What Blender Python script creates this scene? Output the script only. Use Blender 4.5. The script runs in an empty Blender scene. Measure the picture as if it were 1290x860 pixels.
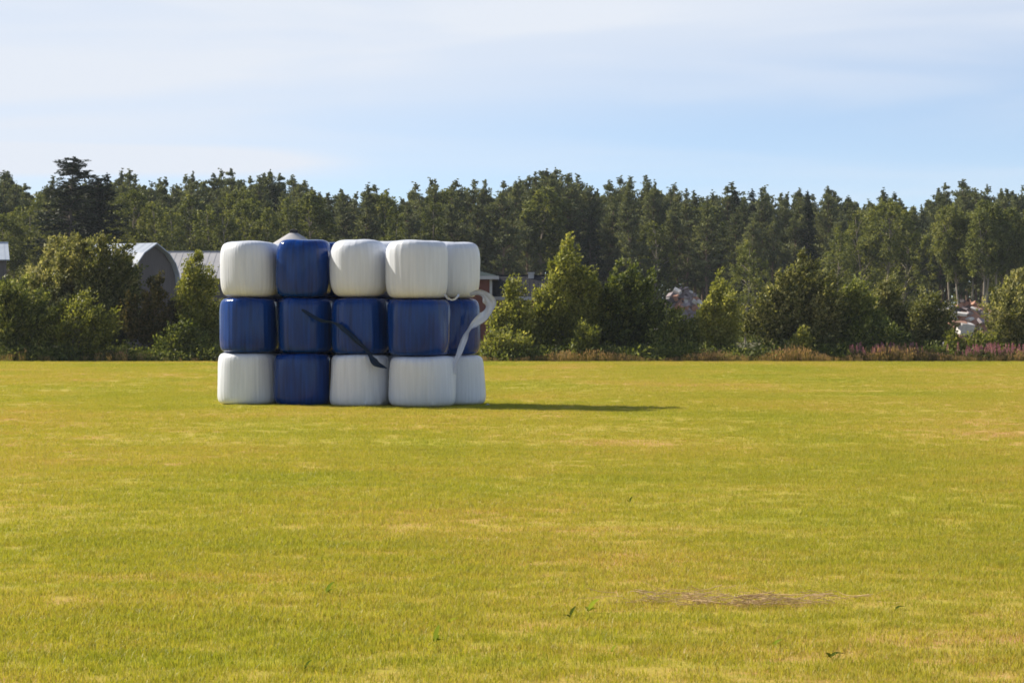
import bpy, math, random
import numpy as np
from mathutils import Vector

R = math.radians
scene = bpy.context.scene
col = scene.collection

# ------------------------------------------------------------------ camera
F = 2875.0            # focal length in photograph pixels (1290 wide)
CAM_H = 1.86
HOR = 405.0           # horizon row in the photograph
cam_d = bpy.data.cameras.new('camera')
cam_d.sensor_fit = 'HORIZONTAL'
cam_d.angle = 2 * math.atan(645.0 / F)
cam_d.clip_start = 0.1
cam_d.clip_end = 20000
cam = bpy.data.objects.new('camera', cam_d)
cam.location = (0, 0, CAM_H)
cam.rotation_euler = (R(90) - math.atan((430 - HOR) / F), 0, 0)
col.objects.link(cam)
scene.camera = cam

# ------------------------------------------------------------------ sun, sky, exposure
SUN_EL, SUN_BACK = R(34.5), R(29)           # elevation; how far behind the bales the sun stands on the left
to_sun = Vector((-math.cos(SUN_BACK) * math.cos(SUN_EL), math.sin(SUN_BACK) * math.cos(SUN_EL), math.sin(SUN_EL)))
sun_d = bpy.data.lights.new('sun', 'SUN')
sun_d.energy = 5.0
sun_d.angle = R(0.53)
sun_d.color = (1.0, 0.90, 0.74)
sun = bpy.data.objects.new('sun', sun_d)
sun.rotation_euler = to_sun.to_track_quat('Z', 'Y').to_euler()
sun.location = to_sun * 50
col.objects.link(sun)

world = bpy.data.worlds.new('World')
scene.world = world
world.use_nodes = True
wn, wl = world.node_tree.nodes, world.node_tree.links
wn.clear()
w_out = wn.new('ShaderNodeOutputWorld')
w_bg = wn.new('ShaderNodeBackground')
w_bg.inputs['Strength'].default_value = 0.078
w_sky = wn.new('ShaderNodeTexSky')
w_sky.sky_type = 'NISHITA'
w_sky.sun_disc = False
w_sky.sun_elevation = SUN_EL
w_sky.sun_rotation = math.atan2(to_sun.x, to_sun.y) % (2 * math.pi)
w_sky.air_density = 0.6
w_sky.dust_density = 0.0
w_sky.ozone_density = 3.0
# thin high cloud drawn out along the horizon
w_tc = wn.new('ShaderNodeTexCoord')
w_map = wn.new('ShaderNodeMapping')
w_map.inputs['Scale'].default_value = (3.0, 3.0, 26.0)
w_map.inputs['Location'].default_value = (0.9, 0.2, 0.45)
w_noise = wn.new('ShaderNodeTexNoise')
w_noise.inputs['Scale'].default_value = 1.5
w_noise.inputs['Detail'].default_value = 4
w_noise.inputs['Roughness'].default_value = 0.45
w_noise.inputs['Distortion'].default_value = 0.5
w_ramp = wn.new('ShaderNodeMapRange')
w_ramp.interpolation_type = 'SMOOTHSTEP'
w_ramp.inputs['From Min'].default_value = 0.36
w_ramp.inputs['From Max'].default_value = 0.66
w_ramp.inputs['To Min'].default_value = 0.50
w_ramp.inputs['To Max'].default_value = 0.88
w_mix = wn.new('ShaderNodeMixRGB')
w_mix.inputs[2].default_value = (5.8, 6.2, 6.85, 1)
wl.new(w_tc.outputs['Generated'], w_map.inputs['Vector'])
wl.new(w_map.outputs[0], w_noise.inputs['Vector'])
wl.new(w_noise.outputs['Fac'], w_ramp.inputs['Value'])
def w_math(op, a, b=None, clamp=False):
    n = wn.new('ShaderNodeMath'); n.operation = op; n.use_clamp = clamp
    for i_, v in enumerate((a, b)):
        if v is None: continue
        if isinstance(v, (int, float)): n.inputs[i_].default_value = v
        else: wl.new(v, n.inputs[i_])
    return n.outputs[0]
def w_step(v, a, b):
    n = wn.new('ShaderNodeMapRange'); n.interpolation_type = 'SMOOTHSTEP'
    n.inputs['From Min'].default_value = a; n.inputs['From Max'].default_value = b
    wl.new(v, n.inputs['Value']); return n.outputs[0]
w_sep = wn.new('ShaderNodeSeparateXYZ'); wl.new(w_tc.outputs['Generated'], w_sep.inputs[0])
wx, wz = w_sep.outputs[0], w_sep.outputs[2]
# a thin veil: its lower edge hangs a few degrees up, and it thins overhead where one looks through less of it
edge_z = w_math('SUBTRACT', wz, w_math('MULTIPLY', wx, 0.14))
veil = w_math('ADD', w_math('MULTIPLY', w_ramp.outputs[0], 0.55), w_math('MULTIPLY', w_step(edge_z, 0.062, 0.125), 0.55))
# a long low cloud bank over the left of the forest
bank = w_math('SUBTRACT', 1.0, w_math('ABSOLUTE', w_math('DIVIDE', w_math('SUBTRACT', wz, 0.0690), 0.0080)), True)
bank = w_math('MULTIPLY', w_math('MULTIPLY', bank, w_step(wx, -0.05, -0.13)), 0.8)
thin = w_math('MINIMUM', 1.0, w_math('DIVIDE', 0.17, w_math('MAXIMUM', wz, 0.05)))
fac = w_math('MULTIPLY', w_math('ADD', veil, bank, True), thin, True)
wl.new(fac, w_mix.inputs[0])
wl.new(w_sky.outputs[0], w_mix.inputs[1])
wl.new(w_mix.outputs[0], w_bg.inputs['Color'])
wl.new(w_bg.outputs[0], w_out.inputs['Surface'])

vs = scene.view_settings
vs.view_transform = 'Standard'
vs.look = 'None'
vs.gamma = 1.0
vs.use_curve_mapping = False
vs.exposure = 0.82
scene.render.engine = 'CYCLES'
scene.cycles.use_denoising = True
scene.cycles.max_bounces = 8
scene.cycles.filter_width = 1.7

# ------------------------------------------------------------------ helpers
def X(px, Z): return (px - 645.0) * Z / F
def H(py, Z): return CAM_H + (HOR - py) * Z / F

def link(o, parent=None):
    col.objects.link(o)
    if parent is not None: o.parent = parent
    return o

def tag(o, label, cat, group=None):
    o['label'] = label; o['category'] = cat
    if group: o['group'] = group
    return o

def empty(name, loc, rz=0.0):
    o = bpy.data.objects.new(name, None)
    o.empty_display_size = 0.3
    o.location = loc
    o.rotation_euler = (0, 0, rz)
    return link(o)

def mesh_np(name, verts, quads=None, tris=None, tint=None, mat=None, smooth=False, mats=None, midx=None, uv=None):
    verts = np.asarray(verts, dtype=np.float32).reshape(-1, 3)
    me = bpy.data.meshes.new(name)
    nq = 0 if quads is None else len(quads)
    nt = 0 if tris is None else len(tris)
    loops = []
    if nq: loops.append(np.asarray(quads, dtype=np.int32).ravel())
    if nt: loops.append(np.asarray(tris, dtype=np.int32).ravel())
    loops = np.concatenate(loops)
    starts = np.concatenate([np.arange(nq, dtype=np.int32) * 4, nq * 4 + np.arange(nt, dtype=np.int32) * 3]).astype(np.int32)
    totals = np.concatenate([np.full(nq, 4, np.int32), np.full(nt, 3, np.int32)])
    me.vertices.add(len(verts)); me.vertices.foreach_set('co', verts.ravel())
    me.loops.add(len(loops)); me.loops.foreach_set('vertex_index', loops)
    me.polygons.add(nq + nt)
    me.polygons.foreach_set('loop_start', starts)
    me.polygons.foreach_set('loop_total', totals)
    if smooth: me.polygons.foreach_set('use_smooth', np.ones(nq + nt, bool))
    if mats:
        for m in mats: me.materials.append(m)
        me.polygons.foreach_set('material_index', np.asarray(midx, dtype=np.int32))
    elif mat: me.materials.append(mat)
    if tint is not None:
        a = me.attributes.new('tint', 'FLOAT', 'POINT')
        a.data.foreach_set('value', np.asarray(tint, dtype=np.float32))
    me.update(calc_edges=True)
    me.validate()
    return me

def obj(name, me, parent=None):
    return link(bpy.data.objects.new(name, me), parent)

class MB:
    """collects simple shapes into one mesh"""
    def __init__(s): s.v = []; s.f = []
    def add(s, v, f):
        b = len(s.v); s.v += [tuple(p) for p in v]; s.f += [tuple(i + b for i in q) for q in f]; return s
    def box(s, x0, x1, y0, y1, z0, z1):
        return s.add([(x0,y0,z0),(x1,y0,z0),(x1,y1,z0),(x0,y1,z0),(x0,y0,z1),(x1,y0,z1),(x1,y1,z1),(x0,y1,z1)],
                     [(0,3,2,1),(4,5,6,7),(0,1,5,4),(1,2,6,5),(2,3,7,6),(3,0,4,7)])
    def slab(s, a, b, c, d, t):
        """quad a-b-c-d (counter-clockwise from outside) given a thickness t inwards"""
        a, b, c, d = map(Vector, (a, b, c, d)); n = (b - a).cross(d - a).normalized() * -t
        return s.add([a, b, c, d, a + n, b + n, c + n, d + n], [(0,1,2,3),(7,6,5,4),(0,4,5,1),(1,5,6,2),(2,6,7,3),(3,7,4,0)])
    def prism(s, prof, y0, y1):
        """profile of (x, z) counter-clockwise seen from -y, extruded along y"""
        n = len(prof)
        v = [(x, y0, z) for x, z in prof] + [(x, y1, z) for x, z in prof]
        f = [tuple(range(n)), tuple(range(2*n - 1, n - 1, -1))]
        f += [(i, i + n, (i + 1) % n + n, (i + 1) % n) for i in range(n)]
        return s.add(v, f)
    def lathe(s, prof, seg=32, c=(0, 0, 0)):
        v = []; f = []
        for r, z in prof:
            for k in range(seg):
                a = 2 * math.pi * k / seg
                v.append((c[0] + r * math.cos(a), c[1] + r * math.sin(a), c[2] + z))
        for i in range(len(prof) - 1):
            for k in range(seg):
                k2 = (k + 1) % seg
                f.append((i*seg + k, i*seg + k2, (i+1)*seg + k2, (i+1)*seg + k))
        return s.add(v, f)
    def build(s, name, mat, parent=None, smooth=False):
        me = bpy.data.meshes.new(name); me.from_pydata(s.v, [], s.f)
        if mat: me.materials.append(mat)
        if smooth: me.polygons.foreach_set('use_smooth', [True] * len(me.polygons))
        me.update()
        return obj(name, me, parent)

def tubes_np(paths, sides=6):
    """list of (points Nx3, radii N) -> verts, quads"""
    V = []; Q = []; base = 0
    ang = np.arange(sides) * 2 * np.pi / sides
    for P, r in paths:
        P = np.asarray(P, float); r = np.asarray(r, float); n = len(P)
        T = np.gradient(P, axis=0); T /= np.linalg.norm(T, axis=1)[:, None] + 1e-9
        ref = np.where(np.abs(T[:, 2:3]) > 0.9, np.array([[1.0, 0, 0]]), np.array([[0, 0, 1.0]]))
        A = np.cross(T, ref); A /= np.linalg.norm(A, axis=1)[:, None] + 1e-9
        B = np.cross(T, A)
        ring = P[:, None] + r[:, None, None] * (np.cos(ang)[None, :, None] * A[:, None] + np.sin(ang)[None, :, None] * B[:, None])
        V.append(ring.reshape(-1, 3))
        i = np.arange(n - 1)[:, None]; k = np.arange(sides)[None, :]; k2 = (k + 1) % sides
        Q.append((base + np.stack([i*sides + k, i*sides + k2, (i+1)*sides + k2, (i+1)*sides + k], -1)).reshape(-1, 4))
        base += n * sides
    return np.concatenate(V), np.concatenate(Q)

def unit(a): return a / (np.linalg.norm(a, axis=-1, keepdims=True) + 1e-9)

def leaves_np(rng, C, A, L, W):
    """rhombic leaves: centres C, long axes A, lengths L, widths W -> verts, quads"""
    n = len(C)
    side = unit(np.cross(A, rng.normal(size=(n, 3))))
    nrm = np.cross(A, side)
    a = A * (L / 2)[:, None]; b = side * (W / 2)[:, None]; c = nrm * (L * 0.10)[:, None]
    V = np.stack([C - a, C + b + c, C + a, C - b + c], 1).reshape(-1, 3)
    return V, np.arange(n * 4, dtype=np.int32).reshape(-1, 4)

# ------------------------------------------------------------------ materials
def nodes_mat(name):
    m = bpy.data.materials.new(name); m.use_nodes = True
    nt = m.node_tree; nt.nodes.clear()
    out = nt.nodes.new('ShaderNodeOutputMaterial')
    return m, nt.nodes, nt.links, out

def ramp(nd, stops, interp='LINEAR'):
    r = nd.new('ShaderNodeValToRGB'); r.color_ramp.interpolation = interp
    e = r.color_ramp.elements
    while len(e) < len(stops): e.new(0.5)
    for el, (p, c) in zip(e, stops):
        el.position = p; el.color = (*c, 1)
    return r

def noise(nd, lk, vec, scale, detail=4, rough=0.55, mscale=None):
    n = nd.new('ShaderNodeTexNoise')
    n.inputs['Scale'].default_value = scale; n.inputs['Detail'].default_value = detail; n.inputs['Roughness'].default_value = rough
    if mscale:
        mp = nd.new('ShaderNodeMapping'); mp.inputs['Scale'].default_value = mscale
        lk.new(vec, mp.inputs['Vector']); vec = mp.outputs[0]
    lk.new(vec, n.inputs['Vector'])
    return n

def math_node(nd, lk, op, a, b=None, clamp=False):
    m = nd.new('ShaderNodeMath'); m.operation = op; m.use_clamp = clamp
    for i, v in enumerate((a, b)):
        if v is None: continue
        if isinstance(v, (int, float)): m.inputs[i].default_value = v
        else: lk.new(v, m.inputs[i])
    return m.outputs[0]

def foliage_mat(name, dark, mid, light, transl=0.3, gloss=0.0, rough=0.45, trans_tint=(1.18, 1.12, 0.6), vary=0.35):
    m, nd, lk, out = nodes_mat(name)
    at = nd.new('ShaderNodeAttribute'); at.attribute_name = 'tint'
    oi = nd.new('ShaderNodeObjectInfo')
    v = math_node(nd, lk, 'MULTIPLY', math_node(nd, lk, 'SUBTRACT', oi.outputs['Random'], 0.5), vary)
    fac = math_node(nd, lk, 'ADD', at.outputs['Fac'], v, True)
    rp = ramp(nd, [(0.0, dark), (0.5, mid), (1.0, light)])
    lk.new(fac, rp.inputs[0])
    df = nd.new('ShaderNodeBsdfPrincipled')
    df.inputs['Roughness'].default_value = rough
    df.inputs['Specular IOR Level'].default_value = gloss
    lk.new(rp.outputs[0], df.inputs['Base Color'])
    tr = nd.new('ShaderNodeBsdfTranslucent')
    tm = nd.new('ShaderNodeMixRGB'); tm.blend_type = 'MULTIPLY'; tm.inputs[0].default_value = 1; tm.inputs[2].default_value = (*trans_tint, 1)
    lk.new(rp.outputs[0], tm.inputs[1]); lk.new(tm.outputs[0], tr.inputs['Color'])
    mx = nd.new('ShaderNodeMixShader'); mx.inputs[0].default_value = transl
    lk.new(df.outputs[0], mx.inputs[1]); lk.new(tr.outputs[0], mx.inputs[2]); lk.new(mx.outputs[0], out.inputs['Surface'])
    return m

def simple_mat(name, c1, c2, scale=6, rough=0.8, mscale=None, bump=0.0, spec=0.3, metal=0.0):
    m, nd, lk, out = nodes_mat(name)
    tc = nd.new('ShaderNodeTexCoord')
    n = noise(nd, lk, tc.outputs['Object'], scale, 5, 0.6, mscale)
    rp = ramp(nd, [(0.3, c1), (0.7, c2)]); lk.new(n.outputs['Fac'], rp.inputs[0])
    p = nd.new('ShaderNodeBsdfPrincipled')
    p.inputs['Roughness'].default_value = rough; p.inputs['Specular IOR Level'].default_value = spec; p.inputs['Metallic'].default_value = metal
    lk.new(rp.outputs[0], p.inputs['Base Color'])
    if bump:
        b = nd.new('ShaderNodeBump'); b.inputs['Strength'].default_value = bump; b.inputs['Distance'].default_value = 0.02
        lk.new(n.outputs['Fac'], b.inputs['Height']); lk.new(b.outputs[0], p.inputs['Normal'])
    lk.new(p.outputs[0], out.inputs['Surface'])
    return m

def sward_mix(nd, lk):
    """patchiness of the cut field, from the place on the ground: returns a 0..1 dryness"""
    g = nd.new('ShaderNodeNewGeometry')
    pos = g.outputs['Position']
    a = noise(nd, lk, pos, 0.20, 3, 0.55, (0.8, 0.42, 0.0))
    b = noise(nd, lk, pos, 1.0, 4, 0.6, (0.28, 1.9, 0.0))
    c = noise(nd, lk, pos, 7.0, 3, 0.6, (0.7, 1.0, 0.0))
    s = math_node(nd, lk, 'ADD', math_node(nd, lk, 'MULTIPLY', a.outputs['Fac'], 1.3),
                  math_node(nd, lk, 'ADD', math_node(nd, lk, 'MULTIPLY', b.outputs['Fac'], 0.75), math_node(nd, lk, 'MULTIPLY', c.outputs['Fac'], 0.45)))
    mr = nd.new('ShaderNodeMapRange'); mr.inputs['From Min'].default_value = 1.04; mr.inputs['From Max'].default_value = 1.50
    lk.new(s, mr.inputs['Value'])
    return mr.outputs[0]

def grass_mat(name, green, mid, dry, transl=0.45):
    m, nd, lk, out = nodes_mat(name)
    dryness = sward_mix(nd, lk)
    at = nd.new('ShaderNodeAttribute'); at.attribute_name = 'tint'
    f = math_node(nd, lk, 'ADD', math_node(nd, lk, 'MULTIPLY', dryness, 0.52), math_node(nd, lk, 'MULTIPLY', at.outputs['Fac'], 0.55))
    rp = ramp(nd, [(0.12, green), (0.55, mid), (1.0, dry)])
    lk.new(f, rp.inputs[0])
    df = nd.new('ShaderNodeBsdfPrincipled'); df.inputs['Roughness'].default_value = 0.5; df.inputs['Specular IOR Level'].default_value = 0.25
    lk.new(rp.outputs[0], df.inputs['Base Color'])
    tr = nd.new('ShaderNodeBsdfTranslucent')
    tm = nd.new('ShaderNodeMixRGB'); tm.blend_type = 'MULTIPLY'; tm.inputs[0].default_value = 1; tm.inputs[2].default_value = (1.15, 1.15, 0.6, 1)
    lk.new(rp.outputs[0], tm.inputs[1]); lk.new(tm.outputs[0], tr.inputs['Color'])
    mx = nd.new('ShaderNodeMixShader'); mx.inputs[0].default_value = transl
    lk.new(df.outputs[0], mx.inputs[1]); lk.new(tr.outputs[0], mx.inputs[2]); lk.new(mx.outputs[0], out.inputs['Surface'])
    return m

def field_mat():
    m, nd, lk, out = nodes_mat('field_soil_and_thatch')
    dryness = sward_mix(nd, lk)
    rp = ramp(nd, [(0.0, (0.32, 0.30, 0.035)), (0.55, (0.38, 0.29, 0.06)), (1.0, (0.44, 0.25, 0.11))])
    lk.new(dryness, rp.inputs[0])
    p = nd.new('ShaderNodeBsdfPrincipled'); p.inputs['Roughness'].default_value = 0.95; p.inputs['Specular IOR Level'].default_value = 0.1
    g = nd.new('ShaderNodeNewGeometry')
    n = noise(nd, lk, g.outputs['Position'], 30, 4, 0.6)
    b = nd.new('ShaderNodeBump'); b.inputs['Strength'].default_value = 0.7; b.inputs['Distance'].default_value = 0.02
    lk.new(n.outputs['Fac'], b.inputs['Height']); lk.new(b.outputs[0], p.inputs['Normal'])
    lk.new(rp.outputs[0], p.inputs['Base Color']); lk.new(p.outputs[0], out.inputs['Surface'])
    return m

def film_mat(name, base, rough, spec, streak, streak_amt, dust=0.06):
    """stretch film: base colour with faint upright overlap bands and fine creases"""
    m, nd, lk, out = nodes_mat(name)
    uv = nd.new('ShaderNodeUVMap'); uv.uv_map = 'wrap'
    oi = nd.new('ShaderNodeObjectInfo')
    add = nd.new('ShaderNodeVectorMath'); add.operation = 'ADD'
    lk.new(uv.outputs[0], add.inputs[0]); lk.new(oi.outputs['Random'], add.inputs[1])
    n1 = noise(nd, lk, add.outputs[0], 1.0, 4, 0.6, (14.0, 0.9, 1.0))
    n2 = noise(nd, lk, add.outputs[0], 1.0, 5, 0.65, (70.0, 7.0, 1.0))
    n3 = noise(nd, lk, add.outputs[0], 1.0, 4, 0.6, (3.0, 4.0, 1.0))
    rp = ramp(nd, [(0.3, tuple(c * (1 - streak_amt) for c in base)), (0.7, tuple(c * (1 + streak_amt) for c in streak))])
    lk.new(n1.outputs['Fac'], rp.inputs[0])
    p = nd.new('ShaderNodeBsdfPrincipled')
    p.inputs['Specular IOR Level'].default_value = spec
    rr = nd.new('ShaderNodeMapRange'); rr.inputs['To Min'].default_value = max(.06, rough - 0.10); rr.inputs['To Max'].default_value = rough + 0.12
    lk.new(n3.outputs['Fac'], rr.inputs['Value']); lk.new(rr.outputs[0], p.inputs['Roughness'])
    hsum = math_node(nd, lk, 'ADD', math_node(nd, lk, 'MULTIPLY', n1.outputs['Fac'], 1.0), math_node(nd, lk, 'ADD', math_node(nd, lk, 'MULTIPLY', n2.outputs['Fac'], 0.06), math_node(nd, lk, 'MULTIPLY', n3.outputs['Fac'], 1.2)))
    b = nd.new('ShaderNodeBump'); b.inputs['Strength'].default_value = 0.22; b.inputs['Distance'].default_value = 0.008
    lk.new(hsum, b.inputs['Height']); lk.new(b.outputs[0], p.inputs['Normal'])
    dn = noise(nd, lk, add.outputs[0], 1.0, 6, 0.7, (5.0, 3.0, 1.0))
    dr = nd.new('ShaderNodeMapRange'); dr.inputs['From Min'].default_value = 0.56; dr.inputs['From Max'].default_value = 0.76; dr.inputs['To Max'].default_value = dust
    lk.new(dn.outputs['Fac'], dr.inputs['Value'])
    dm = nd.new('ShaderNodeMixRGB'); dm.inputs[2].default_value = (0.20, 0.17, 0.11, 1)     # dust and grass stains
    lk.new(dr.outputs[0], dm.inputs[0]); lk.new(rp.outputs[0], dm.inputs[1])
    lk.new(dm.outputs[0], p.inputs['Base Color']); lk.new(p.outputs[0], out.inputs['Surface'])
    return m

M_FIELD = field_mat()
M_GRASS = grass_mat('cut_grass', (0.26, 0.285, 0.03), (0.39, 0.355, 0.05), (0.46, 0.325, 0.13))
M_ROUGH = simple_mat('rough_ground', (0.05, 0.055, 0.02), (0.10, 0.085, 0.035), 0.5, 0.95, None, 0.5)
M_WHITE = film_mat('white_stretch_film', (0.56, 0.60, 0.68), 0.34, 0.45, (0.60, 0.64, 0.72), 0.05)
M_BLUE = film_mat('blue_stretch_film', (0.001, 0.024, 0.14), 0.15, 0.30, (0.001, 0.032, 0.185), 0.25, 0.015)
M_TAIL = film_mat('blue_film_tail', (0.001, 0.016, 0.055), 0.4, 0.15, (0.001, 0.016, 0.055), 0.1)
M_WILLOW = foliage_mat('willow_leaves', (0.06, 0.075, 0.022), (0.20, 0.21, 0.075), (0.46, 0.44, 0.23), 0.40, 0.12, 0.55)
M_ALDER = foliage_mat('alder_leaves', (0.042, 0.062, 0.017), (0.14, 0.175, 0.04), (0.34, 0.36, 0.12), 0.40, 0.12, 0.5)
M_ASPEN = foliage_mat('aspen_leaves', (0.08, 0.10, 0.02), (0.22, 0.245, 0.05), (0.40, 0.40, 0.13), 0.44, 0.12, 0.5)
M_PINE = foliage_mat('pine_needles', (0.060, 0.076, 0.042), (0.145, 0.168, 0.082), (0.26, 0.275, 0.13), 0.26, 0.1, 0.6)
M_SPRUCE = foliage_mat('spruce_needles', (0.018, 0.028, 0.014), (0.036, 0.05, 0.022), (0.07, 0.085, 0.036), 0.08, 0.1, 0.6)
M_BIRCH = foliage_mat('birch_leaves', (0.065, 0.082, 0.024), (0.155, 0.18, 0.05), (0.28, 0.285, 0.095), 0.34, 0.1, 0.6)
M_BARK = simple_mat('grey_bark', (0.07, 0.06, 0.05), (0.16, 0.14, 0.12), 5, 0.9, (1, 1, 0.3), 0.5)
M_PBARK = simple_mat('pine_bark', (0.10, 0.065, 0.045), (0.24, 0.17, 0.12), 3, 0.9, (1, 1, 0.4), 0.5)
M_BBARK = simple_mat('pale_birch_bark', (0.19, 0.16, 0.12), (0.36, 0.31, 0.25), 2, 0.85, (1, 1, 0.6), 0.3)
M_TWIG = simple_mat('dry_twigs', (0.10, 0.07, 0.05), (0.2, 0.14, 0.10), 5, 0.9)

# ------------------------------------------------------------------ ground
FIELD_END = 106.5
g = MB(); g.add([(-4000, -200, -0.03), (4000, -200, -0.03), (4000, 9000, -0.03), (-4000, 9000, -0.03)], [(0, 1, 2, 3)])
ground = g.build('ground', M_ROUGH); ground['kind'] = 'structure'
rng = np.random.default_rng(11)
nx, ny = 90, 120
gx = np.linspace(-75, 75, nx); gy = -8 + (FIELD_END + 8) * np.linspace(0, 1, ny)
GX, GY = np.meshgrid(gx, gy)
edge = np.where(np.arange(ny)[:, None] == ny - 1, rng.normal(0, 0.25, (ny, nx)), 0)
GZ = 0.006 * np.sin(GX * 0.9 + 0.5 * np.sin(GY * 0.7)) + 0.006 * np.sin(GY * 1.3 + GX * 0.3)
i = np.arange(ny - 1)[:, None]; k = np.arange(nx - 1)[None, :]
q = np.stack([i*nx + k, i*nx + k + 1, (i+1)*nx + k + 1, (i+1)*nx + k], -1).reshape(-1, 4)
field = obj('field', mesh_np('field', np.stack([GX, GY + edge, GZ], -1), q, mat=M_FIELD, smooth=True)); field['kind'] = 'structure'

# ------------------------------------------------------------------ bales
def bale_mesh(name, seed, rx, ht, mat, nexp=5.0, sag=0.0, barrel=0.04):
    """upright drum wrapped in film: barrel sides, rounded shoulders, upright pleats"""
    r = np.random.default_rng(seed)
    NA, NV = 168, 44
    th = np.arange(NA) * 2 * np.pi / NA
    s = np.linspace(-np.pi / 2, np.pi / 2, NV)
    e = 2.0 / nexp
    pr = np.sign(np.cos(s)) * np.abs(np.cos(s)) ** e
    pz = np.sign(np.sin(s)) * np.abs(np.sin(s)) ** e
    pr[0] = pr[-1] = 0.0
    Rr = rx * pr[:, None] * np.ones(NA)[None]
    # barrel bulge, sagging lower belly
    Rr *= (1 - barrel * pz[:, None] ** 2 - sag * 0.03 * pz[:, None])
    side = np.clip(pr, 0, 1)[:, None] ** 3
    lump = np.zeros((NV, NA))
    for _ in range(10):
        kk = r.integers(2, 7); lump += r.normal(0, 0.0050) * np.cos(kk * th[None] + r.uniform(0, 6.28) + r.uniform(-2, 2) * pz[:, None])
    pleat = np.zeros((NV, NA))
    for _ in range(9):
        kk = r.integers(18, 62); pleat += r.normal(0, 0.0008) * np.cos(kk * th[None] + r.uniform(0, 6.28) + 0.6 * np.sin(pz[:, None] * r.uniform(1, 3)))
    shoulder = np.exp(-((np.abs(pz) - 0.93) / 0.10) ** 2)[:, None]
    crease = np.zeros((NV, NA))
    for _ in range(12):
        c0, w = r.uniform(0, 6.28), r.uniform(0.03, 0.09)
        d = (th[None] - c0 + np.pi) % (2*np.pi) - np.pi
        crease += r.normal(0, 0.014) * np.exp(-(d / w) ** 2)
    Rr = Rr + side * (lump + pleat) + shoulder * side * crease
    Zz = ht / 2 * pz[:, None] * np.ones(NA)[None]
    top = (pz > 0)[:, None] * (1 - np.clip(pr, 0, 1)[:, None] * 0.0)
    Zz = Zz + top * 0.008 * (np.cos(th[None] * 2 + r.uniform(0, 6)) + np.cos(th[None] * 3 + r.uniform(0, 6))) * (np.abs(pz) > 0.8)[:, None] * pr[:, None]
    Zz = np.clip(Zz, -ht / 2, None)
    V = np.stack([Rr * np.cos(th), Rr * np.sin(th), Zz + ht / 2], -1).reshape(-1, 3)
    i = np.arange(NV - 1)[:, None]; k = np.arange(NA)[None]; k2 = (k + 1) % NA
    Q = np.stack([i*NA + k, i*NA + k2, (i+1)*NA + k2, (i+1)*NA + k], -1).reshape(-1, 4)
    me = mesh_np(name, V, Q, mat=mat, smooth=True)
    uv = me.uv_layers.new(name='wrap')
    li = np.empty(len(me.loops), np.int32); me.loops.foreach_get('vertex_index', li)
    # unwrap round the drum; seam kept at the back
    vi, ai = li // NA, li % NA
    U = np.stack([th[ai] * rx, V[li, 2]], -1).astype(np.float32)
    uv.data.foreach_set('uv', U.ravel())
    return me

COLS = [  # depth, then for each row (top, middle, bottom): left px, right px, top row y, colour
    (51.40, [(277.5, 353, 304, 'w'), (277, 352, 375, 'b'), (274.5, 350, 444, 'w')]),
    (50.95, [(347.5, 419, 302, 'b'), (350, 420, 375, 'b'), (346, 419, 444.5, 'b')]),
    (50.50, [(416, 489, 302, 'w'), (418, 490, 375, 'b'), (415.5, 491, 446, 'w')]),
    (50.00, [(485.5, 565, 303, 'w'), (488, 567, 376.5, 'b'), (490, 575, 448, 'w')]),
    (51.25, [(530, 605.5, 305, 'w'), (531, 605, 376, 'b'), (535, 611, 447, 'w')]),
    (52.62, [(310, 384, 307, 'w'), (309, 383, 376, 'b'), (308, 384, 444.5, 'w')]),
    (52.18, [(380, 453, 306, 'b'), (381, 453, 376, 'b'), (380, 454, 445, 'b')]),
    (51.72, [(452, 527, 304, 'w'), (452, 527, 376, 'b'), (452, 529, 446, 'w')]),
]
COLNAME = ['in the end column on the far side of the all-blue column', 'in the column that is blue throughout',
           'in the column between the all-blue column and the corner column', 'in the corner column of the stack',
           'in the column set back behind the corner column',
           'in the back row behind the end column', 'in the back row behind the all-blue column',
           'in the back row, just beside the corner column']
ROWNAME = ['topmost', 'middle', 'bottom']
bales = {}
for ci, (Z, rows) in enumerate(COLS):
    tops = [H(rw[2], Z) for rw in rows]
    zb = [tops[1], tops[2], 0.0]
    for ri, (l, rt, yt, c) in enumerate(rows):
        rad = (rt - l) / 2 * Z / F
        cx = X((l + rt) / 2, Z)
        ht = tops[ri] - zb[ri]
        bulge = [0.06, 0.03, 0.02][ri]
        me = bale_mesh('wrapped_bale', 100 + ci * 3 + ri, rad, ht - 0.004, M_WHITE if c == 'w' else M_BLUE,
                       [6.0, 8.5, 9.0][ri] + 1.2 * math.sin(ci * 2.3 + ri * 1.7), [0.0, 0.2, 0.5][ri] + .5 * math.sin(ci * 3.1 + ri), bulge * (1 + .4 * math.sin(ci * 1.9 + ri * 2.2)))
        b = obj('wrapped_bale', me)
        b.location = (cx, Z, zb[ri] + 0.002)
        b.rotation_euler = (0, 0, R(90) + 0.4 * math.sin(ci * 7 + ri * 3))
        tag(b, f"{ROWNAME[ri]} {'white' if c == 'w' else 'blue'} film-wrapped bale {COLNAME[ci]}", 'hay bale', 'stacked wrapped bales')
        bales[(ci, ri)] = b

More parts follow.
